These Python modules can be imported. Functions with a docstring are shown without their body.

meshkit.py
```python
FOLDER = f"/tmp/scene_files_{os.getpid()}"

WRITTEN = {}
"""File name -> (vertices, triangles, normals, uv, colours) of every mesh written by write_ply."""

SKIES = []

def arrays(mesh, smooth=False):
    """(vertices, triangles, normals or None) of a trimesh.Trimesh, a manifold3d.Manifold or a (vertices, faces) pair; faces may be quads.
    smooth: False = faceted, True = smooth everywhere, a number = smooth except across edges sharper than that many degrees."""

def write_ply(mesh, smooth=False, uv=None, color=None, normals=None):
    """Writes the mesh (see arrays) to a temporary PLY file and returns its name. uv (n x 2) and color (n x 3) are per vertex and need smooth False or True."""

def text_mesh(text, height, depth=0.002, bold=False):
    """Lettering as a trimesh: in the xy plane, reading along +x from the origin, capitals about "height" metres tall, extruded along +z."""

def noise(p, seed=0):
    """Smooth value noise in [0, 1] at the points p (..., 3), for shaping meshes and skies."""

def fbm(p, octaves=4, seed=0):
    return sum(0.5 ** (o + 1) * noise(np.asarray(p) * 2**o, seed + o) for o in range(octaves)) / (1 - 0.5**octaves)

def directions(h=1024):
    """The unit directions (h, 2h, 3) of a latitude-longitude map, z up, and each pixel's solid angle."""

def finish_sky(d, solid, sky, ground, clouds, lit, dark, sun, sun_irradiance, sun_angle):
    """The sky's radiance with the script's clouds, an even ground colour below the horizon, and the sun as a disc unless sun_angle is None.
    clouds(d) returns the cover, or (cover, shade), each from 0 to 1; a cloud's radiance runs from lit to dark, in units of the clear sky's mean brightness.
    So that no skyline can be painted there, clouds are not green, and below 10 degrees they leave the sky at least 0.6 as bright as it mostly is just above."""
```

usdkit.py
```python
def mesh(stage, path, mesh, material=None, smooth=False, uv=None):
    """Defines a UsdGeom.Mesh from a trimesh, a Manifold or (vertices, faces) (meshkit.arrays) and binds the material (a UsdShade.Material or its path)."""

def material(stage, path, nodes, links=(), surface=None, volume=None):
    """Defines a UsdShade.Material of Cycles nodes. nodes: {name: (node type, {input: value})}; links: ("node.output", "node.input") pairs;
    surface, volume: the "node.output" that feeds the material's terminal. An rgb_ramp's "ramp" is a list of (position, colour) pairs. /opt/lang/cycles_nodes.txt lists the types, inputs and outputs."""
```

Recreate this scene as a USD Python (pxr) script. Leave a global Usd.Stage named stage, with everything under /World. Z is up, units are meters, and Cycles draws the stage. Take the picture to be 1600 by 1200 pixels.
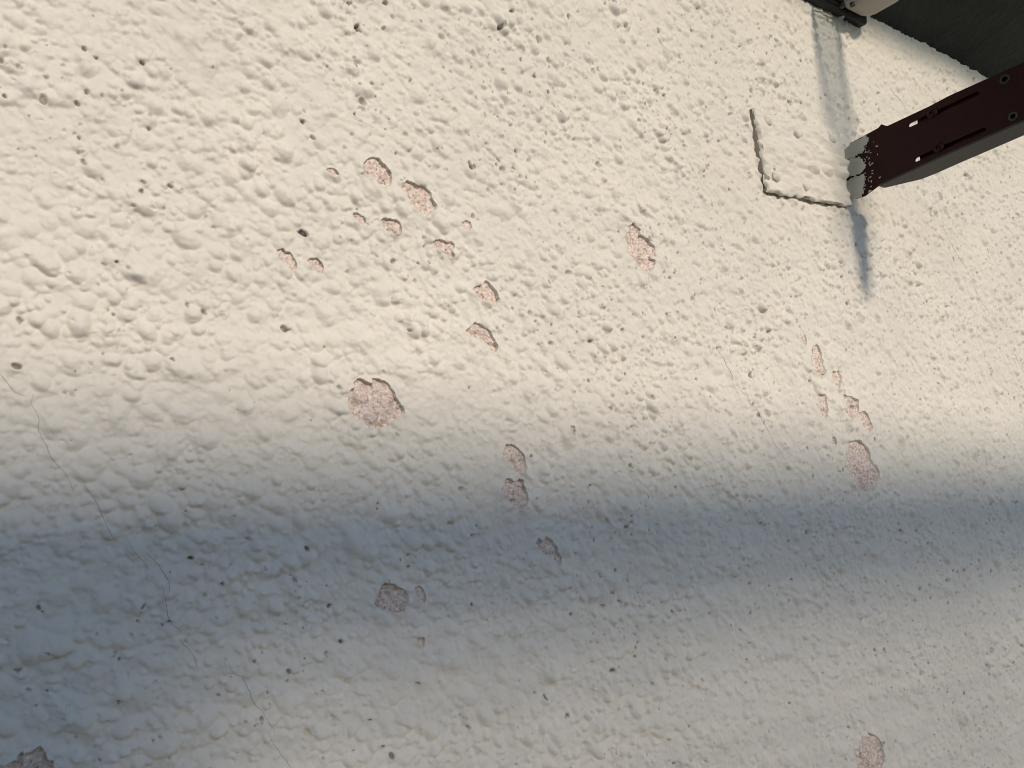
import math
import numpy as np
import trimesh
import shapely
from shapely.geometry import Polygon, LineString, box as sbox
from scipy.ndimage import gaussian_filter, map_coordinates
import usdkit
from pxr import Usd, UsdGeom, UsdLux, UsdShade, Gf, Sdf, Vt

# ------------------------------------------------------------------ camera, sky, sun, exposure
stage = Usd.Stage.CreateInMemory()
UsdGeom.SetStageUpAxis(stage, UsdGeom.Tokens.z)
UsdGeom.SetStageMetersPerUnit(stage, 1.0)
world = UsdGeom.Xform.Define(stage, '/World')
stage.SetDefaultPrim(world.GetPrim())
UsdGeom.Scope.Define(stage, '/World/Looks')

DIST, EYE = 0.45, 1.50                       # the lens stands 45 cm from the wall, 1.5 m above the ground
YAW, PITCH, FOC = math.radians(31.6), math.radians(7.18), 1190.0 / 1600.0
cam = UsdGeom.Camera.Define(stage, '/World/camera')
cam.CreateHorizontalApertureAttr(36.0)
cam.CreateVerticalApertureAttr(27.0)
cam.CreateFocalLengthAttr(36.0 * FOC)
cam.CreateClippingRangeAttr(Gf.Vec2f(0.01, 500.0))
cam.CreateExposureAttr(0.32)
cam.AddTranslateOp().Set(Gf.Vec3d(0, -DIST, EYE))
cam.AddRotateXYZOp().Set(Gf.Vec3f(90 + math.degrees(PITCH), 0, -math.degrees(YAW)))

SUN = np.array([-0.04, -1.0, 0.33]); SUN /= np.linalg.norm(SUN)
ELEV, ROT = math.asin(SUN[2]), math.atan2(SUN[0], SUN[1])
sun = UsdLux.DistantLight.Define(stage, '/World/sun')
sun.CreateIntensityAttr(0.57)
sun.CreateAngleAttr(4.0)
sun.CreateNormalizeAttr(True)
sun.CreateColorAttr(Gf.Vec3f(1.0, 0.845, 0.665))
sun.AddRotateXYZOp().Set(Gf.Vec3f(90 - math.degrees(ELEV), 0, math.degrees(math.atan2(SUN[0], -SUN[1]))))

dome = UsdLux.DomeLight.Define(stage, '/World/sky')
dome.CreateIntensityAttr(1.0)
skymat = usdkit.material(stage, '/World/Looks/sky_light', {
    'sky': ('sky_texture', {'sky_type': 'single_scattering', 'sun_disc': False, 'sun_elevation': ELEV, 'sun_rotation': ROT, 'aerosol_density': 0.4, 'ozone_density': 2.4}),
    'bg': ('background_shader', {'strength': 0.15})}, [('sky.color', 'bg.color')], surface='bg.background')
UsdShade.MaterialBindingAPI.Apply(dome.GetPrim()).Bind(skymat)
dome.GetPrim().SetCustomDataByKey('kind', 'structure')

# ------------------------------------------------------------------ helpers
rng = np.random.default_rng(11)
RIGHT = np.array([math.cos(YAW), -math.sin(YAW), 0])
FWD = np.array([math.sin(YAW) * math.cos(PITCH), math.cos(YAW) * math.cos(PITCH), math.sin(PITCH)])
UP = np.cross(RIGHT, FWD)
EYEP = np.array([0, -DIST, EYE])


def ray(u, v):
    return (u - 800) / 1190.0 * RIGHT + (600 - v) / 1190.0 * UP + FWD


def on_wall(u, v):                            # where on the wall plane (x, z) a spot of the photograph lies
    r = ray(u, v)
    p = EYEP + r * (DIST / r[1])
    return np.array([p[0], p[2]])


def on_side(u, v, x):                         # the same on an upright plane across the wall: (outward, z)
    r = ray(u, v)
    p = EYEP + r * (x / r[0])
    return np.array([-p[1], p[2]])


used = {}


def path_of(name, parent=None):
    base = (parent.GetPath().pathString if parent else '/World') + '/' + name
    n = used.get(base, -1) + 1
    used[base] = n
    return base if n == 0 else f'{base}_{n:03d}'


def keys(prim, label=None, cat=None, group=None, kind=None):
    for k, v in (('label', label), ('category', cat), ('group', group), ('kind', kind)):
        if v:
            prim.SetCustomDataByKey(k, v)
    return prim


def obj(name, mesh, mat, parent=None, smooth=False, **kw):
    return keys(usdkit.mesh(stage, path_of(name, parent), mesh, mat, smooth=smooth).GetPrim(), **kw)


def thing(name, label, cat, **kw):
    return keys(UsdGeom.Xform.Define(stage, path_of(name)).GetPrim(), label, cat, **kw)


def bx(x0, x1, y0, y1, z0, z1):
    m = trimesh.creation.box((x1 - x0, y1 - y0, z1 - z0))
    m.apply_translation(((x0 + x1) / 2, (y0 + y1) / 2, (z0 + z1) / 2))
    return m


def rbx(x0, x1, y0, y1, z0, z1, r):
    import manifold3d as m3
    s = [m3.Manifold.sphere(r, 20).translate((x, y, z)) for x in (x0 + r, x1 - r) for y in (y0 + r, y1 - r) for z in (z0 + r, z1 - r)]
    q = m3.Manifold.batch_hull(s).to_mesh()
    return trimesh.Trimesh(np.asarray(q.vert_properties)[:, :3], np.asarray(q.tri_verts), process=False)


def slab(poly, x0, t):                        # a polygon drawn in (outward, z), extruded from x0 to x0 + t
    out = []
    for g in getattr(poly, 'geoms', [poly]):
        if g.is_empty or g.geom_type != 'Polygon':
            continue
        m = trimesh.creation.extrude_polygon(g, t, engine='earcut')
        v = m.vertices
        m = trimesh.Trimesh(np.stack([x0 + v[:, 2], -v[:, 0], v[:, 1]], 1), m.faces[:, ::-1], process=False)
        m.fix_normals()
        out.append(m)
    return trimesh.util.concatenate(out)


def rough_line(pts, step, amp, seed, closed=True):
    """Subdivides an outline and makes it ragged."""
    r = np.random.default_rng(seed)
    ring = LineString(list(pts) + ([pts[0]] if closed else []))
    n = max(8, int(ring.length / step))
    q = np.array([ring.interpolate(i / n, normalized=True).coords[0] for i in range(n + (0 if closed else 1))])
    j = r.normal(size=q.shape)
    k = r.normal(size=q.shape)
    if len(q) > 6:
        k = (k + np.roll(k, 1, 0) + np.roll(k, 2, 0) + np.roll(k, -1, 0)) / 2.0
    return q + amp * (0.5 * j + 0.8 * k)


# ------------------------------------------------------------------ materials
def mat(name, nodes, links, surface='p.BSDF'):
    return usdkit.material(stage, '/World/Looks/' + name, nodes, links, surface=surface)


def paint(name, c, rough, grain=900.0, bump=0.00012, spread=0.06, spec=0.4):
    lo, hi = [x * (1 - spread) for x in c], [min(1, x * (1 + spread)) for x in c]
    return mat(name, {
        'g': ('geometry', {}),
        'n1': ('noise_texture', {'scale': 14.0, 'detail': 6.0, 'roughness': 0.62}),
        'r': ('rgb_ramp', {'ramp': [(0.3, lo), (0.7, hi)]}),
        'n2': ('noise_texture', {'scale': grain, 'detail': 4.0, 'roughness': 0.6}),
        'b': ('bump', {'strength': 1.0, 'distance': bump}),
        'p': ('principled_bsdf', {'roughness': rough, 'specular_ior_level': spec, 'diffuse_roughness': 0.4})},
        [('g.position', 'n1.vector'), ('g.position', 'n2.vector'), ('n1.fac', 'r.fac'), ('r.color', 'p.base_color'),
         ('n2.fac', 'b.height'), ('b.normal', 'p.normal')])


WALL = (0.70, 0.678, 0.628)
M_wall = mat('wall_paint', {
    'g': ('geometry', {}),
    'n1': ('noise_texture', {'scale': 9.0, 'detail': 7.0, 'roughness': 0.62}),
    'r': ('rgb_ramp', {'ramp': [(0.3, [x * 0.955 for x in WALL]), (0.7, [x * 1.035 for x in WALL])]}),
    'd': ('attribute', {'attribute': 'pit_tint'}),
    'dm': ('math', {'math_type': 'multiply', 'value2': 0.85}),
    'mx': ('mix_color', {'b': (0.13, 0.105, 0.08)}),  # dark brown mixed into the paint inside the pits
    'n2': ('noise_texture', {'scale': 700.0, 'detail': 4.0, 'roughness': 0.6}),
    'b': ('bump', {'strength': 1.0, 'distance': 0.00016}),
    'p': ('principled_bsdf', {'roughness': 0.62, 'specular_ior_level': 0.4, 'diffuse_roughness': 0.4})},
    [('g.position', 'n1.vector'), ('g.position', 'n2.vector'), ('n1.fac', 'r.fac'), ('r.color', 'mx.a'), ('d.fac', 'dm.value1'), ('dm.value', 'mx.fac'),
     ('mx.result', 'p.base_color'), ('n2.fac', 'b.height'), ('b.normal', 'p.normal')])
M_cream = paint('cream_paint', (0.50, 0.485, 0.42), 0.5, grain=300.0, spread=0.08)
M_maroon = mat('maroon_paint', {
    'g': ('geometry', {}),
    'n1': ('noise_texture', {'scale': 60.0, 'detail': 6.0, 'roughness': 0.65}),
    'r': ('rgb_ramp', {'ramp': [(0.3, (0.015, 0.0036, 0.004)), (0.62, (0.024, 0.0052, 0.0056)), (0.75, (0.04, 0.015, 0.014))]}),
    'n2': ('noise_texture', {'scale': 500.0, 'detail': 4.0}),
    'b': ('bump', {'distance': 0.00015}),
    'p': ('principled_bsdf', {'roughness': 0.55, 'specular_ior_level': 0.15})},
    [('g.position', 'n1.vector'), ('g.position', 'n2.vector'), ('n1.fac', 'r.fac'), ('r.color', 'p.base_color'), ('n2.fac', 'b.height'), ('b.normal', 'p.normal')])
M_steel = paint('dark_grey_steel', (0.026, 0.026, 0.025), 0.5, grain=400.0, spread=0.25)
M_rusty = paint('weathered_steel', (0.33, 0.29, 0.235), 0.8, grain=500.0, spread=0.35, bump=0.0004)
M_plaster = mat('bare_plaster', {
    'g': ('geometry', {}),
    'n1': ('noise_texture', {'scale': 420.0, 'detail': 5.0, 'roughness': 0.7}),
    'r': ('rgb_ramp', {'ramp': [(0.34, (0.25, 0.19, 0.165)), (0.42, (0.57, 0.475, 0.425)), (0.55, (0.72, 0.62, 0.57)), (0.66, (0.86, 0.81, 0.77))]}),
    'n2': ('noise_texture', {'scale': 1500.0, 'detail': 4.0, 'roughness': 0.7}),
    'b': ('bump', {'strength': 1.0, 'distance': 0.0005}),
    'p': ('principled_bsdf', {'roughness': 0.9, 'specular_ior_level': 0.2})},
    [('g.position', 'n1.vector'), ('g.position', 'n2.vector'), ('n1.fac', 'r.fac'), ('r.color', 'p.base_color'), ('n2.fac', 'b.height'), ('b.normal', 'p.normal')])
M_crack = paint('crack_dark', (0.11, 0.10, 0.09), 0.9, spread=0.3)
M_pebble = paint('dark_pebble', (0.07, 0.062, 0.055), 0.45, grain=900.0, bump=0.0003, spread=0.5)
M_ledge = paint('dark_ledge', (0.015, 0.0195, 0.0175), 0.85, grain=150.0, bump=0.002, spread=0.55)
M_ground = paint('paving', (0.10, 0.10, 0.10), 0.9, grain=60.0, bump=0.002, spread=0.15)
M_wood = paint('grey_timber', (0.12, 0.115, 0.11), 0.75, grain=90.0, bump=0.001, spread=0.25)

# ------------------------------------------------------------------ ground
g = 300.0
obj('ground', (np.array([[-g, -g, 0], [g, -g, 0], [g, g, 0], [-g, g, 0]]), np.array([[0, 1, 2, 3]])), M_ground, kind='structure')

# ------------------------------------------------------------------ the wall's relief, a height field in metres over (x, z)
STEP = 0.0004
X0, X1 = -0.06, 1.06
Z0, Z1 = 1.00, 2.20
NX, NZ = int((X1 - X0) / STEP), int((Z1 - Z0) / STEP)


def field(sx, sz, seed, angle=-33.0):
    """Smooth unit noise, stretched along a slanting direction (sizes in metres)."""
    r = np.random.default_rng(seed)
    kx, kz = np.fft.rfftfreq(NX, STEP).astype(np.float32)[None, :], np.fft.fftfreq(NZ, STEP).astype(np.float32)[:, None]
    a = math.radians(angle)
    u, w = kx * math.cos(a) + kz * math.sin(a), -kx * math.sin(a) + kz * math.cos(a)
    filt = np.exp(-2 * np.pi ** 2 * ((u * sx) ** 2 + (w * sz) ** 2))
    f = np.fft.irfft2(np.fft.rfft2(r.standard_normal((NZ, NX), dtype=np.float32)) * filt, s=(NZ, NX))
    return (f / f.std()).astype(np.float32)


H = 0.0005 * field(0.020, 0.016, 1)
b1 = np.abs(field(0.0036, 0.0030, 2, -25))
H += 0.00060 * (np.minimum(b1, 1.6) ** 0.9)
b2 = np.abs(field(0.0017, 0.0014, 3, -38))
H += 0.00022 * np.minimum(b2, 1.8)
H += 0.00012 * field(0.0009, 0.0007, 4)
CLUSTER = np.clip(0.55 + 0.5 * field(0.03, 0.025, 9), 0.08, 1)


def stamp(cx, cz, ra, rb, ang, height, mode, pit_tint=0.0):
    """Raises (mode 'max') a rounded lump or sinks (mode 'pit') a small hole."""
    R = max(ra, rb) * 1.02
    i0, i1 = int((cx - R - X0) / STEP), int((cx + R - X0) / STEP) + 2
    j0, j1 = int((cz - R - Z0) / STEP), int((cz + R - Z0) / STEP) + 2
    i0, j0, i1, j1 = max(i0, 0), max(j0, 0), min(i1, NX), min(j1, NZ)
    if i1 <= i0 or j1 <= j0:
        return
    xs = X0 + np.arange(i0, i1) * STEP - cx
    zs = (Z0 + np.arange(j0, j1) * STEP - cz)[:, None]
    c, s = math.cos(ang), math.sin(ang)
    d2 = ((xs * c + zs * s) / ra) ** 2 + ((-xs * s + zs * c) / rb) ** 2
    k = np.clip(1 - d2, 0, 1).astype(np.float32)
    if mode == 'pebble':
        PEB[j0:j1, i0:i1] = np.maximum(PEB[j0:j1, i0:i1], height * k ** 1.0)
    elif mode == 'lump':
        H[j0:j1, i0:i1] += height * k ** 1.25
    else:
        H[j0:j1, i0:i1] -= height * np.minimum(1, 1.9 * k)
        PIT_TINT[j0:j1, i0:i1] = np.maximum(PIT_TINT[j0:j1, i0:i1], pit_tint * np.minimum(1, 2.2 * k))


area = (X1 - X0) * (Z1 - Z0)
PEB = np.zeros_like(H)
ROUGH = np.clip(0.78 + 0.30 * field(0.016, 0.011, 21), 0.25, 1.5)      # smoother and rougher passages
for _ in range(int(area * 52000)):            # close-set pebbly blobs, the tallest winning where they meet
    r = rng.choice([0.0012, 0.0018, 0.0026, 0.0038, 0.0052], p=[0.38, 0.33, 0.18, 0.085, 0.025]) * rng.uniform(0.8, 1.25)
    x = rng.uniform(X0, X1)
    r *= 1.06 - 0.36 * min(1.0, max(0.0, (x - 0.15) / 0.6))     # the render was thrown finer towards the right
    z = rng.uniform(Z0, Z1)
    rough = float(ROUGH[min(NZ - 1, int((z - Z0) / STEP)), min(NX - 1, int((x - X0) / STEP))])
    stamp(x, z, r * rng.uniform(1.0, 1.5), r, math.radians(rng.normal(-32, 30)), rough * r * rng.uniform(0.26, 0.88), 'pebble')
H += PEB
for _ in range(int(area * 2600)):             # and now and then a broad one
    r = rng.choice([0.0045, 0.006, 0.0085], p=[0.55, 0.33, 0.12]) * rng.uniform(0.8, 1.25)
    stamp(rng.uniform(X0, X1), rng.uniform(Z0, Z1), r * rng.uniform(1.0, 1.35), r, math.radians(rng.normal(-30, 30)), r * rng.uniform(0.12, 0.30), 'lump')
H = 1.16 * gaussian_filter(H, 0.85)
SAG = gaussian_filter(H - H.mean(), 1.5)                               # thick paint sags: lumps hang a little over their lower edge
PIT_TINT = np.zeros_like(H)
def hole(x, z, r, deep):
    pit_tint = max(0.0, rng.uniform(-0.35, 1.0))
    stamp(x, z, r * rng.uniform(1.0, 2.0), r, math.radians(rng.normal(-38, 22)), deep, 'pit', pit_tint)
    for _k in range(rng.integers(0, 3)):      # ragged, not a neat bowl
        stamp(x + rng.normal(0, r), z + rng.normal(0, 0.7 * r), r * rng.uniform(0.6, 1.3), r * rng.uniform(0.35, 0.7), math.radians(rng.normal(-38, 40)), deep * rng.uniform(0.3, 0.6), 'pit', pit_tint)


for _ in range(int(area * 13000)):             # little holes
    r = rng.choice([0.00045, 0.0007, 0.0010, 0.0015], p=[0.42, 0.36, 0.18, 0.04]) * rng.uniform(0.8, 1.2)
    x, z = rng.uniform(X0, X1), rng.uniform(Z0, Z1)
    if rng.uniform() < (0.55 + 0.9 * max(x, 0)) * CLUSTER[min(NZ - 1, int((z - Z0) / STEP)), min(NX - 1, int((x - X0) / STEP))]:
        hole(x, z, r, r * rng.uniform(1.2, 2.6))

# chips: outlines read from the photograph, brought onto the wall
def P(s, ox, oy, k=1.0):
    return [(ox + a / k, oy + b / k) for a, b in s]


CHIPS = [
    ('large round chip', P([(24, 57), (27, 48), (29, 45), (26, 41), (33, 38), (37, 34), (34, 29), (38, 26), (42, 23), (47, 27), (53, 30), (60, 33), (65, 31), (62, 25), (68, 24), (75, 28), (80, 27), (85, 31), (88, 37), (93, 45), (95, 52), (101, 59), (107, 67), (109, 74), (104, 78), (97, 83), (92, 88), (86, 93), (78, 96), (67, 97), (57, 96), (50, 90), (40, 86), (33, 82), (29, 74), (25, 66)], 520, 570)),
    ('', P([(27, 26), (35, 20), (42, 18), (50, 20), (57, 28), (63, 35), (68, 43), (69, 52), (66, 60), (60, 61), (54, 58), (48, 54), (43, 49), (36, 45), (29, 40), (27, 33)], 540, 230)),
    ('', P([(90, 58), (93, 54), (100, 57), (107, 59), (114, 62), (123, 64), (128, 69), (132, 74), (131, 80), (135, 86), (139, 92), (138, 96), (132, 98), (128, 103), (124, 107), (119, 103), (112, 98), (107, 95), (103, 90), (101, 83), (97, 77), (92, 70), (89, 64)], 540, 230)),
    ('', P([(970, 110), (1010, 110), (1060, 150), (1090, 200), (1080, 215), (1050, 225), (1010, 190), (980, 160)], 420, 320, 7.27)),
    ('', P([(1290, 190), (1310, 165), (1360, 185), (1420, 180), (1470, 215), (1495, 290), (1480, 340), (1430, 360), (1390, 340), (1340, 290), (1300, 240)], 420, 320, 7.27)),
    ('', P([(110, 530), (140, 520), (180, 555), (230, 555), (270, 600), (295, 680), (300, 725), (270, 725), (210, 690), (160, 640), (120, 570)], 420, 320, 7.27)),
    ('', P([(455, 640), (480, 620), (540, 625), (590, 670), (612, 720), (595, 775), (560, 755), (510, 710), (470, 670)], 420, 320, 7.27)),
    ('', P([(15, 18), (25, 16), (32, 18), (38, 22), (44, 19), (47, 24), (46, 29), (42, 29), (43, 34), (45, 42), (42, 42), (38, 37), (33, 34), (27, 33), (24, 28), (17, 26)], 660, 360)),
    ('', P([(79, 94), (86, 89), (93, 87), (98, 85), (99, 81), (104, 84), (109, 90), (113, 96), (115, 103), (117, 109), (114, 114), (108, 114), (100, 110), (92, 106), (84, 101)], 660, 360)),
    ('', P([(28, 38), (33, 34), (37, 29), (42, 26), (49, 29), (56, 35), (63, 39), (66, 45), (71, 53), (75, 63), (74, 69), (70, 68), (64, 60), (57, 52), (50, 49), (40, 45), (31, 43)], 700, 480)),
    ('', P([(60, 25), (65, 20), (71, 24), (77, 32), (76, 38), (82, 41), (88, 44), (96, 52), (102, 60), (101, 67), (97, 68), (90, 70), (94, 77), (100, 78), (102, 84), (97, 88), (94, 91), (88, 94), (82, 93), (75, 84), (71, 76), (65, 70), (60, 64), (62, 56), (59, 50), (57, 37), (61, 33)], 920, 330)),
    ('', P([(48, 24), (53, 17), (62, 17), (68, 22), (74, 29), (79, 37), (81, 43), (80, 51), (75, 56), (68, 56), (62, 52), (54, 44), (49, 36), (47, 29)], 740, 680)),
    ('', P([(45, 85), (50, 80), (50, 74), (54, 71), (58, 74), (65, 76), (70, 74), (71, 71), (76, 74), (77, 80), (81, 87), (83, 95), (83, 105), (79, 113), (73, 116), (66, 110), (57, 105), (49, 98), (45, 92)], 740, 680)),
    ('', P([(24, 54), (29, 42), (33, 32), (37, 25), (40, 20), (48, 20), (54, 23), (56, 29), (64, 30), (71, 34), (75, 40), (74, 48), (72, 57), (70, 65), (63, 67), (55, 65), (47, 62), (38, 60), (30, 57)], 560, 890)),
    ('', P([(90, 30), (95, 28), (100, 34), (103, 40), (101, 47), (97, 45), (91, 38)], 560, 890)),
    ('', P([(30, 12), (35, 9), (40, 14), (43, 22), (44, 35), (43, 47), (38, 54), (32, 54), (26, 46), (23, 36), (27, 27), (27, 20)], 1240, 530)),
    ('', P([(62, 52), (67, 54), (72, 51), (74, 58), (73, 67), (70, 74), (66, 70), (62, 63)], 1240, 530)),
    ('', [(1278, 617), (1289, 619), (1292, 634), (1291, 651), (1284, 650), (1278, 634)]),
    ('', [(1319, 619), (1330, 623), (1338, 628), (1343, 644), (1336, 647), (1330, 656), (1323, 645), (1319, 631)]),
    ('', [(1344, 647), (1352, 644), (1359, 653), (1365, 670), (1361, 675), (1353, 669), (1347, 656)]),
    ('', P([(46, 30), (52, 33), (57, 31), (63, 29), (70, 35), (76, 41), (79, 49), (80, 60), (82, 67), (87, 69), (91, 76), (94, 84), (90, 90), (88, 96), (82, 99), (79, 104), (72, 107), (64, 105), (58, 99), (54, 92), (50, 84), (46, 78), (42, 73), (40, 65), (39, 55), (44, 47), (46, 40)], 1280, 660)),
    ('', P([(850, 520), (900, 500), (960, 520), (1050, 570), (1110, 650), (1160, 760), (1195, 900), (1190, 1050), (1160, 1200), (1150, 1350), (1000, 1400), (800, 1380), (650, 1250), (640, 1050), (600, 900), (610, 830), (690, 840), (720, 700), (770, 620)], 1290, 1110, 13.33)),
    ('', P([(190, 1100), (280, 1000), (430, 950), (500, 870), (650, 850), (780, 770), (900, 700), (990, 760), (1040, 850), (1090, 930), (1190, 1010), (1200, 1150), (1100, 1300), (700, 1350), (300, 1300)], 0, 1120, 14.95)),
    ('', P([(38, 32), (42, 25), (47, 29), (52, 24), (53, 21), (58, 24), (63, 29), (65, 34), (70, 38), (71, 44), (74, 50), (77, 55), (76, 61), (72, 62), (68, 56), (66, 49), (60, 47), (53, 45), (46, 40), (40, 37)], 800, 820)),
    ('', [(511, 266), (516, 265), (522, 268), (525, 273), (520, 275), (514, 271)]),
    ('', [(655, 998), (659, 996), (662, 1001), (660, 1007), (655, 1005)]),
    ('', [(890, 667), (895, 668), (897, 674), (894, 678), (890, 674)]),
    ('', [(1253, 530), (1257, 526), (1258, 535), (1255, 540), (1252, 537)]),
    ('', [(722, 350), (728, 346), (734, 349), (733, 356), (727, 358)]),
    ('', [(1301, 684), (1304, 686), (1306, 694), (1304, 697), (1301, 690)]),
]
chip_polys = []
for n, (lab, px) in enumerate(CHIPS):
    w = np.array([on_wall(u, v) for u, v in px])
    size = math.sqrt(Polygon(w).area)
    q = Polygon(rough_line(w, max(0.0009, size / 26), min(0.00026, size * 0.03), 100 + n)).buffer(0.0006)
    if q.geom_type != 'Polygon':
        q = max(q.geoms, key=lambda t: t.area)
    chip_polys.append((q, size))
    c = w.mean(0)
    # each flake broke off a lump of the render: the lump swells below and to the left of it
    ext = w.max(0) - w.min(0)
    stamp(c[0] - 0.10 * ext[0], c[1] - 0.22 * ext[1], max(0.004, 0.78 * ext[0] + 0.002), max(0.004, 0.80 * ext[1] + 0.002), 0.0, min(0.0042, 0.0008 + 0.16 * size) * max(0.3, 1 - 0.9 * c[0]), 'lump')

for u, v, r in [(475, 364, 0.0026), (222, 98, 0.0016), (1512, 58, 0.0016), (757, 178, 0.0013), (809, 277, 0.0016), (876, 218, 0.0018), (473, 190, 0.0018), (318, 488, 0.0018), (30, 500, 0.0018), (335, 356, 0.0017),
                (26, 571, 0.0022), (704, 818, 0.0020), (829, 489, 0.0016), (968, 230, 0.002), (550, 210, 0.0016), (135, 145, 0.0018), (68, 155, 0.0026), (599, 582, 0.002), (528, 605, 0.0016), (620, 680, 0.0018)]:
    c = on_wall(u, v)
    hole(c[0], c[1], r * 0.65, r * 1.6)

H = gaussian_filter(H, 0.55)
H -= H.mean()
HS = gaussian_filter(H, 5.0)


def hs(field_, x, z):
    x, z = np.atleast_1d(x), np.atleast_1d(z)
    i, j = (np.asarray(x) - X0) / STEP, (np.asarray(z) - Z0) / STEP
    h = map_coordinates(field_, [j, i], order=1, mode='nearest')
    edge = np.minimum.reduce([np.asarray(x) - X0, X1 - np.asarray(x), np.asarray(z) - Z0, Z1 - np.asarray(z)])
    return h * np.clip(edge / 0.01, 0, 1)


def sag(x, z):
    return z - 0.30 * hs(SAG, x, z)


# ------------------------------------------------------------------ the wall sheet: finer where it is nearer to the lens
xs = [-0.035]
while xs[-1] < 1.03:
    x = xs[-1]
    th = math.atan2(max(x, 0), DIST)
    pxw = DIST / math.cos(th) ** 2 * math.cos(th - YAW) ** 2 / 1190.0
    xs.append(x + max(0.00042, 0.82 * pxw) if x < 0.55 else x + min(0.00105, 0.72 * pxw))
xs = np.array(xs)
zt0, zt1 = on_wall(0, -25), on_wall(1600, -25)
zb0, zb1 = on_wall(0, 1225), on_wall(1600, 1225)
left, right = np.array([-2.5, -1.2, -0.5, -0.2, -0.09, -0.05]), np.array([1.05, 1.1, 1.2, 1.5, 2.2, 3.5])
cols = np.concatenate([left, xs, right])
cx = np.clip(cols, xs[0], xs[-1])
ztop = zt0[1] + (cx - zt0[0]) * (zt1[1] - zt0[1]) / (zt1[0] - zt0[0])
zbot = zb0[1] + (cx - zb0[0]) * (zb1[1] - zb0[1]) / (zb1[0] - zb0[0])
NV = 880
v = np.linspace(0, 1, NV)
k = np.array([0, 0.5, 0.8, 0.93, 0.975, 0.992])
Zg = np.vstack([0 + k[:, None] * zbot[None, :], zbot[None] + v[:, None] * (ztop - zbot)[None], ztop[None] + (1 - k[::-1])[:, None] * (2.7 - ztop)[None]])
Xg = np.broadcast_to(cols, Zg.shape)
Hg = hs(H, Xg.ravel(), Zg.ravel()).reshape(Zg.shape)
for q, size in chip_polys:                    # inside a chip the paint skin is gone
    a0, b0, a1, b1_ = q.bounds
    sel = np.nonzero((Xg.ravel() > a0) & (Xg.ravel() < a1) & (Zg.ravel() > b0) & (Zg.ravel() < b1_))[0]
    inside = sel[shapely.contains_xy(q, Xg.ravel()[sel], Zg.ravel()[sel])]
    Hg.ravel()[inside] = hs(HS, Xg.ravel()[inside], Zg.ravel()[inside]) - 0.0068
V = np.stack([Xg.ravel(), -Hg.ravel(), sag(Xg.ravel(), Zg.ravel())], 1)
R, C = Zg.shape
idx = np.arange(R * C).reshape(R, C)
F = np.stack([idx[:-1, :-1].ravel(), idx[:-1, 1:].ravel(), idx[1:, 1:].ravel(), idx[1:, :-1].ravel()], 1)
F = np.vstack([F[:, [0, 1, 2]], F[:, [0, 2, 3]]])
wall = thing('stucco_wall', 'painted off-white stucco wall with lumpy relief, chipped spots and hairline cracks', 'wall')
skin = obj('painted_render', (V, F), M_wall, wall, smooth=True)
pit_tint = hs(PIT_TINT, Xg.ravel(), Zg.ravel())  # darker tint of random strength in some of the pits
UsdGeom.PrimvarsAPI(skin).CreatePrimvar('pit_tint', Sdf.ValueTypeNames.FloatArray, 'vertex').Set(Vt.FloatArray.FromNumpy(pit_tint.astype(np.float32)))
obj('wall_core', bx(-2.5, 3.5, 0.02, 0.30, 0.0, 2.7), M_wall, wall)

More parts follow.
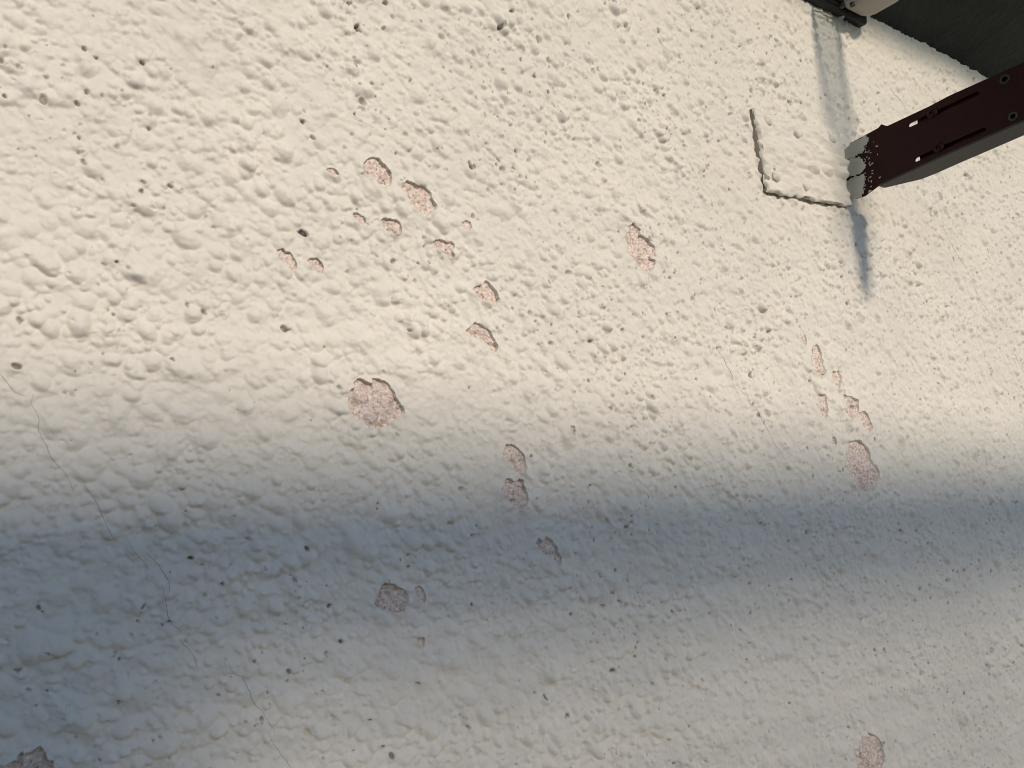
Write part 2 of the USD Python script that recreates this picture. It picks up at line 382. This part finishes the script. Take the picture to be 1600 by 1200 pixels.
# bare plaster showing in every chip
for n, (q, size) in enumerate(chip_polys):
    qq = q.buffer(0.0007)
    a0, b0, a1, b1_ = qq.bounds
    st = 0.0004 if a0 < 0.55 else 0.0007
    gx, gz = np.arange(a0 - st, a1 + 2 * st, st), np.arange(b0 - st, b1_ + 2 * st, st)
    GX, GZ = np.meshgrid(gx, gz)
    inn = shapely.contains_xy(qq, GX.ravel(), GZ.ravel()).reshape(GX.shape)
    r = np.random.default_rng(500 + n)
    def nz(s):
        f = gaussian_filter(r.standard_normal(GX.shape), s / st)
        return f / max(f.std(), 1e-6)
    depth = min(0.0034, 0.0017 + 0.10 * size)
    depth *= max(0.4, 1 - 0.65 * a0)
    h = hs(HS, GX, GZ) - depth + min(0.0007, 0.0002 + 0.02 * size) * nz(0.0022) + 0.00040 * nz(0.0009) + 0.00018 * nz(0.0004)
    h = np.minimum(h, hs(HS, GX, GZ) - 0.0009)
    dd = r.uniform(0, 1, GX.shape)
    pits = gaussian_filter((dd > 1 - 0.006).astype(float), 1.3)
    h -= 0.0011 * pits / max(pits.max(), 1e-6)
    ids = np.arange(GX.size).reshape(GX.shape)
    ok = inn[:-1, :-1] & inn[1:, :-1] & inn[:-1, 1:] & inn[1:, 1:]
    quad = np.stack([ids[:-1, :-1][ok], ids[:-1, 1:][ok], ids[1:, 1:][ok], ids[1:, :-1][ok]], 1)
    vv = np.stack([GX.ravel(), -h.ravel(), sag(GX.ravel(), GZ.ravel())], 1)
    usedv, inv = np.unique(quad, return_inverse=True)
    obj('chipped_spot', (vv[usedv], inv.reshape(quad.shape)), M_plaster, wall, smooth=True)

# hairline cracks
def crop(s, ox, oy, k):
    return [(ox + a / k, oy + b / k) for a, b in s]


CRACKS = [
    crop([(-20, 80), (0, 105), (70, 190), (120, 215)], 0, 550, 3.2),
    crop([(165, 205), (155, 260), (190, 320), (195, 400), (230, 470), (270, 545), (320, 600), (350, 660), (370, 700)], 0, 550, 3.2),
    crop([(410, 650), (460, 715), (500, 790), (535, 860), (570, 930)], 0, 550, 3.2),
    crop([(640, 945), (690, 1020), (740, 1085)], 0, 550, 3.2),
    crop([(735, 1005), (790, 1060), (850, 1145), (845, 1185)], 0, 550, 3.2),
    crop([(810, 280), (830, 370), (845, 450), (870, 485), (910, 520)], 0, 825, 3.2),
    crop([(890, 545), (930, 590), (970, 635), (985, 700)], 0, 825, 3.2),
    crop([(1115, 660), (1140, 720), (1210, 740), (1240, 800), (1270, 880), (1320, 920), (1375, 1020)], 0, 825, 3.2),
    crop([(1340, 1020), (1370, 1090), (1430, 1165), (1470, 1230)], 0, 825, 3.2),
    crop([(60, 130), (100, 190), (130, 260), (145, 310), (160, 345)], 1100, 500, 3.2),
    crop([(200, 340), (230, 420), (260, 440), (290, 500), (330, 570), (350, 620), (390, 670), (410, 720)], 1100, 500, 3.2),
    crop([(1050, 20), (1075, 80), (1095, 110), (1090, 220), (1130, 300), (1180, 390), (1240, 480), (1290, 580), (1320, 660), (1370, 730), (1420, 800), (1470, 860)], 1200, 300, 4),
    crop([(1515, 970), (1540, 1020), (1570, 1065), (1600, 1120)], 1200, 300, 4),
    [(1385, 126), (1398, 148), (1408, 158), (1414, 173)],
    [(990, 276), (991, 300), (998, 325), (1003, 341)],
]
for n, px in enumerate(CRACKS):
    pts = np.array([on_wall(a, b) for a, b in px])
    q = rough_line(pts, 0.0012, 0.00022, 900 + n, closed=False)
    d = np.gradient(q, axis=0)
    d /= np.linalg.norm(d, axis=1, keepdims=True) + 1e-12
    nrm = np.stack([-d[:, 1], d[:, 0]], 1)
    t = np.linspace(0, 1, len(q))
    far = np.clip(q[:, 0] / 0.8, 0, 1)
    wd = (0.00009 + 0.00011 * far) * (0.35 + 0.65 * np.sin(np.pi * np.clip(t, 0.03, 0.97)) ** 0.5) * np.random.default_rng(n).uniform(0.5, 1.2, len(q))
    if n == len(CRACKS) - 1:
        wd *= 0.5
    A, B = q + nrm * wd[:, None], q - nrm * wd[:, None]
    L = np.concatenate([A, B])
    yy = -hs(H, L[:, 0], L[:, 1]) - 0.00012
    m = len(q)
    fc = np.array([[i, i + 1, m + i + 1, m + i] for i in range(m - 1)])
    obj('hairline_crack', (np.stack([L[:, 0], yy, sag(L[:, 0], L[:, 1])], 1), fc), M_crack, wall)

# a dark grain stuck in the render
c = on_wall(475, 365)
s = trimesh.creation.icosphere(3, 1.0)
s.vertices *= 1 + 0.25 * (np.random.default_rng(5).standard_normal((len(s.vertices), 1)) * 0.2)
s.vertices = s.vertices * [0.0026, 0.0016, 0.0021] + [c[0], -float(hs(HS, c[0], c[1])[0]) + 0.0006, c[1]]
obj('dark_grain', s, M_pebble, wall, smooth=True)

# ------------------------------------------------------------------ the steel bracket
br = thing('steel_bracket', 'maroon slotted steel bracket arm with cream-painted root and wall plate', 'bracket')
TL, BL, BR_ = on_wall(1170, 170), on_wall(1192, 301), on_wall(1322, 326)
TR = TL + (BR_ - BL)
nu, nv = 200, 190
uu, vv_ = np.meshgrid(np.linspace(0, 1, nu), np.linspace(0, 1, nv))
wx = BL[0] + (BR_[0] - BL[0]) * uu + (TL[0] - BL[0]) * vv_
wz = BL[1] + (BR_[1] - BL[1]) * uu + (TL[1] - BL[1]) * vv_
LX, LZ = np.linalg.norm(BR_ - BL), np.linalg.norm(TL - BL)
r = np.random.default_rng(77)
def pn(s):
    f = gaussian_filter(r.standard_normal(uu.shape), s)
    return f / f.std()
# ragged outline
wx = wx + 0.0005 * pn(5) * ((uu < 0.02) | (uu > 0.98)) + 0.00015 * pn(3)
wz = wz + 0.0005 * pn(5) * (vv_ < 0.02)
e = np.minimum.reduce([uu * LX, (1 - uu) * LX, vv_ * LZ, (1 - vv_) * LZ])
top_fade = np.clip((1 - vv_) / 0.25, 0, 1)
prof = np.clip(e / 0.0016, 0, 1) ** 0.5
face = 0.0062 + 0.00045 * pn(4) + 0.00075 * pn(8) + 0.0001 * pn(1.5)
for (pu, pv, rad, hh) in [(1225, 250, 0.008, 0.0016), (1245, 258, 0.010, 0.0018), (1262, 266, 0.010, 0.003), (1285, 270, 0.010, 0.0032), (1305, 274, 0.011, 0.0035), (1300, 300, 0.012, 0.0012), (1312, 262, 0.01, 0.003)]:
    cc = on_wall(pu, pv)
    face = face + 1.6 * hh * np.clip(1 - ((wx - cc[0]) / rad) ** 2 - ((wz - cc[1]) / (rad * 0.62)) ** 2, 0, 1)
surf = 0.0030 + (face - 0.0030) * prof
ids = np.arange(nu * nv).reshape(nv, nu)
fq = np.stack([ids[:-1, :-1].ravel(), ids[:-1, 1:].ravel(), ids[1:, 1:].ravel(), ids[1:, :-1].ravel()], 1)
obj('wall_plate', (np.stack([wx.ravel(), -surf.ravel(), wz.ravel()], 1), fq), M_wall, br, smooth=55, label='square fixing plate painted over with the off-white of the wall')
q = Polygon([(t[0], t[1]) for t in (TL, BL, BR_, TR)]).buffer(-0.0007)
q = Polygon(rough_line(np.array(q.exterior.coords)[:-1], 0.0012, 0.0003, 78)).buffer(0)
m = trimesh.creation.extrude_polygon(q, 0.012, engine='earcut')
vv = m.vertices
m = trimesh.Trimesh(np.stack([vv[:, 0], 0.008 - vv[:, 2], vv[:, 1]], 1), m.faces, process=False); m.fix_normals()
obj('plate_core', m, M_rusty, br)
for (pu, pv) in [(1190, 191), (1237, 211), (1291, 219), (1203, 278), (1249, 293)]:
    c = on_wall(pu, pv)
    s = trimesh.creation.icosphere(3, 1.0)
    p3 = s.vertices
    s.vertices = p3 * (1 + 0.10 * np.sin(p3[:, :1] * 5 + pu) * np.cos(p3[:, 2:] * 4)) * [0.0056, 0.0034, 0.0046] + [c[0] + 0.002, -0.0058, c[1]]
    obj('painted_screw_head', s, M_wall, br, smooth=True)

XB = on_wall(1322, 285)[0]                    # the arm's flank stands square to the wall at this x
S = lambda u, v: on_side(u, v, XB)
outline = [S(*p) for p in [(1312, 246), (1330, 223), (1352, 211), (1372, 200), (1377, 194), (1386, 197), (1452, 166), (1482, 150), (1600, 97), (1800, 2)]]
lower = [S(*p) for p in [(1800, 103), (1600, 187), (1480, 239), (1374, 288), (1350, 306), (1337, 310), (1326, 304)]]
LEN = 0.35
armp = Polygon(outline + lower).buffer(0).intersection(sbox(-0.01, 0, LEN, 5))
def capsule(a, b, rad):
    return LineString([S(*a), S(*b)]).buffer(rad, 6)
slots = [capsule((1422, 195), (1526, 147), 0.0021), capsule((1432, 249), (1537, 203), 0.0021)]
holes = [LineString([S(1570, 124), S(1570.5, 124)]).buffer(0.0022), LineString([S(1583, 182), S(1583.5, 182)]).buffer(0.0020)]
front = armp
for q in slots + holes:
    front = front.difference(q)
obj('arm', slab(front, XB, 0.0022), M_maroon, br)
# inner plate seen dark behind the slots; it ends where the wall shows through
inner = armp.buffer(-0.002).intersection(sbox(on_side(1429, 196, XB)[0], 0, LEN, 5))
obj('inner_plate', slab(inner, XB + 0.0052, 0.002), M_maroon, br)
zlow = lambda w: np.interp(w, [q[0] for q in lower[::-1]], [q[1] for q in lower[::-1]])
w0 = S(1374, 288)[0]
fl = []
ws = np.linspace(w0, LEN, 24)
for i in range(len(ws) - 1):
    a, b = ws[i], ws[i + 1]
    vs = []
    for w_ in (a, b):
        for dz in (0.0, -0.0018):
            for xx in (XB - 0.0004, XB + float(np.interp(w_, [w0, w0 + 0.03, 0.11, 0.22, LEN], [0.008, 0.026, 0.026, 0.022, 0.016]))):
                vs.append([xx, -w_, zlow(w_) + dz - 0.0002])
    vs = np.array(vs)
    fl.append(trimesh.Trimesh(vs, trimesh.convex.convex_hull(vs).faces if False else trimesh.PointCloud(vs).convex_hull.faces, process=False))
fl = [trimesh.PointCloud(m.vertices).convex_hull for m in fl]
obj('lower_flange', trimesh.util.concatenate(fl), M_steel, br)
for (pu, pv) in [(1457, 177), (1467, 231)]:
    a = S(pu, pv)
    hd = trimesh.creation.revolve(np.array([[0, 0], [0.0046, 0], [0.0046, 0.0009], [0.0038, 0.0020], [0.0022, 0.0027], [0, 0.0029]]), sections=28)
    cr = trimesh.util.concatenate([trimesh.creation.box((0.0042, 0.0009, 0.003)), trimesh.creation.box((0.0009, 0.0042, 0.003))])
    cr.apply_translation((0, 0, 0.0029))
    T = np.array([[0, 0, -1, XB - 0.0001], [math.cos(0.5), -math.sin(0.5), 0, -a[0]], [math.sin(0.5), math.cos(0.5), 0, a[1]], [0, 0, 0, 1.0]])
    import manifold3d as m3
    def man(t):
        return m3.Manifold(m3.Mesh(np.asarray(t.vertices, np.float32), np.asarray(t.faces, np.uint32)))
    hd.merge_vertices(); hd.fix_normals()
    mm = man(hd) - man(trimesh.creation.box((0.0042, 0.0010, 0.003)).apply_translation((0, 0, 0.0029))) - man(trimesh.creation.box((0.0010, 0.0042, 0.003)).apply_translation((0, 0, 0.0029)))
    q = mm.to_mesh()
    t = trimesh.Trimesh(np.asarray(q.vert_properties)[:, :3], np.asarray(q.tri_verts), process=False)
    t.apply_transform(T)
    t.fix_normals()
    obj('screw', t, M_maroon, br, smooth=35, label='maroon cross-head screw sitting in a slot')
for (pu, pv, r0) in [(1570, 124, 0.0024), (1583, 182, 0.0021)]:
    a = S(pu, pv)
    ring = LineString([a, a + 1e-5]).buffer(r0 + 0.0016, 10).difference(LineString([a, a + 1e-5]).buffer(r0, 10))
    obj('hole_collar', slab(ring, XB - 0.0006, 0.0008), M_steel, br)

# paint brushed over the root of the arm, in three strips with a ragged end
def strip(pts, seed, amp=0.0008):
    q = Polygon(rough_line(np.array([S(*p) for p in pts]), 0.0008, amp, seed)).buffer(0)
    return q.intersection(armp.buffer(0.0006))
for n, pts in enumerate([[(1308, 244), (1332, 222), (1354, 210), (1357, 217), (1354, 226), (1350, 230), (1351, 236), (1338, 244), (1324, 250), (1316, 254)],
                         [(1312, 258), (1328, 249), (1344, 246), (1352, 254), (1352, 264), (1344, 272), (1330, 276), (1318, 282)],
                         [(1318, 284), (1334, 277), (1350, 271), (1351, 280), (1349, 292), (1350, 300), (1344, 308), (1335, 311), (1326, 306)],
                         [(1356, 299), (1372, 292), (1386, 290), (1374, 297), (1362, 303)]]):
    q = strip(pts, 40 + n)
    if not q.is_empty:
        obj('brushed_paint', slab(q, XB - 0.0004 - 0.0006 * (n == 1), 0.0006), M_cream, br, label='cream paint lapped over the root of the maroon arm')
# flecks of that paint
fk = []
r = np.random.default_rng(8)
for _ in range(46):
    u, vv0 = 1350 + abs(r.normal(0, 9)), r.uniform(216, 300)
    a = S(u, vv0)
    rad = r.uniform(0.00018, 0.0006)
    fk.append(LineString([a, a + r.normal(0, 0.0006, 2)]).buffer(rad, 3))
fk = shapely.union_all(fk).intersection(armp.buffer(-0.0005))
keys(obj('paint_flecks', slab(fk, XB - 0.00025, 0.0004), M_cream, br), kind='stuff')

# ------------------------------------------------------------------ cream arm above it and the dark ledge
Ap, Bp = on_wall(1247, 3), on_wall(1346, 44)
zb = (Ap[1] + Bp[1]) / 2
up = thing('cream_support', 'cream-painted metal support reaching out from the wall under the dark ledge', 'support')
obj('foot', rbx(Ap[0], Bp[0], -0.008, 0.004, zb + 0.003, zb + 0.045, 0.003), M_steel, up, smooth=40)
f0 = on_wall(1298, 22)[0]
obj('rounded_shoe', rbx(f0, Bp[0] - 0.001, -0.060, -0.005, zb + 0.002, zb + 0.045, 0.016), M_cream, up, smooth=40)
l0, l1 = on_wall(1266, 20)[0], on_wall(1310, 36)[0]
rl = [bx(l0, l0 + 0.006, -0.80, -0.006, zb + 0.010, zb + 0.013), bx(l1 - 0.006, l1, -0.80, -0.006, zb + 0.010, zb + 0.013)]
for i in range(53):                           # rungs with gaps, added so the unseen rail casts a thinner shadow
    y = -0.008 - 0.0149 * i
    rl.append(bx(l0 + 0.005, l1 - 0.005, y - 0.0045, y, zb + 0.0110, zb + 0.0120))
obj('shadow_rail', trimesh.util.concatenate(rl), M_steel, up)
for (pu, pv) in [(1316, 9), (1332, 7)]:
    r_ = ray(pu, pv); t_ = (zb - EYE) / r_[2]; p = EYEP + r_ * t_
    s = trimesh.creation.cylinder(0.0026, 0.003, sections=16); s.apply_translation((p[0], p[1], zb))
    obj('screw', s, M_steel, up, smooth=40)

Wl = [on_wall(1340, 20), on_wall(1540, 125)]
zl = (Wl[0][1] + Wl[1][1]) / 2
print('ledge z', Wl[0], Wl[1], 'foot z', Ap, Bp, 'XB', XB, 'plate', TL, BL, BR_, TR, 'tris', len(F))
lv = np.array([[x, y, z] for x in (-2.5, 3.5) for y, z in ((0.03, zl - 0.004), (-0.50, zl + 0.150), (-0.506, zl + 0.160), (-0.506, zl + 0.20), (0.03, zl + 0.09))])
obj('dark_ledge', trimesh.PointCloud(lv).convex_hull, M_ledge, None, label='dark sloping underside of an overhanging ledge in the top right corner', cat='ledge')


# ------------------------------------------------------------------ added unseen screen behind the camera, shaped to cast the shadow band
RD = 1.5
zt_, zb_ = on_wall(600, 688)[1], on_wall(600, 995)[1]
lift, drift = RD * SUN[2] / -SUN[1], RD * SUN[0]
added_screen = thing('added_shade_screen', 'added unseen screen of slats and a broad top rail, casting the wall shadow band', 'added_screen')
obj('top_rail', bx(-6, 6, -RD - 0.045, -RD, zb_ + lift, zt_ + lift), M_wood, added_screen)
z = zb_ + lift - 0.033
while z > 0.05:
    obj('slat', bx(-6, 6, -RD - 0.02, -RD, z, z + 0.0148), M_wood, added_screen)
    z -= 0.034
for x in (-6, -4, -2.0, 2.5, 4, 6):
    obj('post', bx(x - 0.045, x + 0.045, -RD - 0.14, -RD - 0.05, 0, zt_ + lift - 0.01), M_wood, added_screen)
obj('added_shade_panel', bx(-1.9, drift + 0.07, -RD - 0.06, -RD - 0.03, 0.1, zb_ + lift + 0.02), M_wood, added_screen)  # solid panel added to darken the lower left of the wall
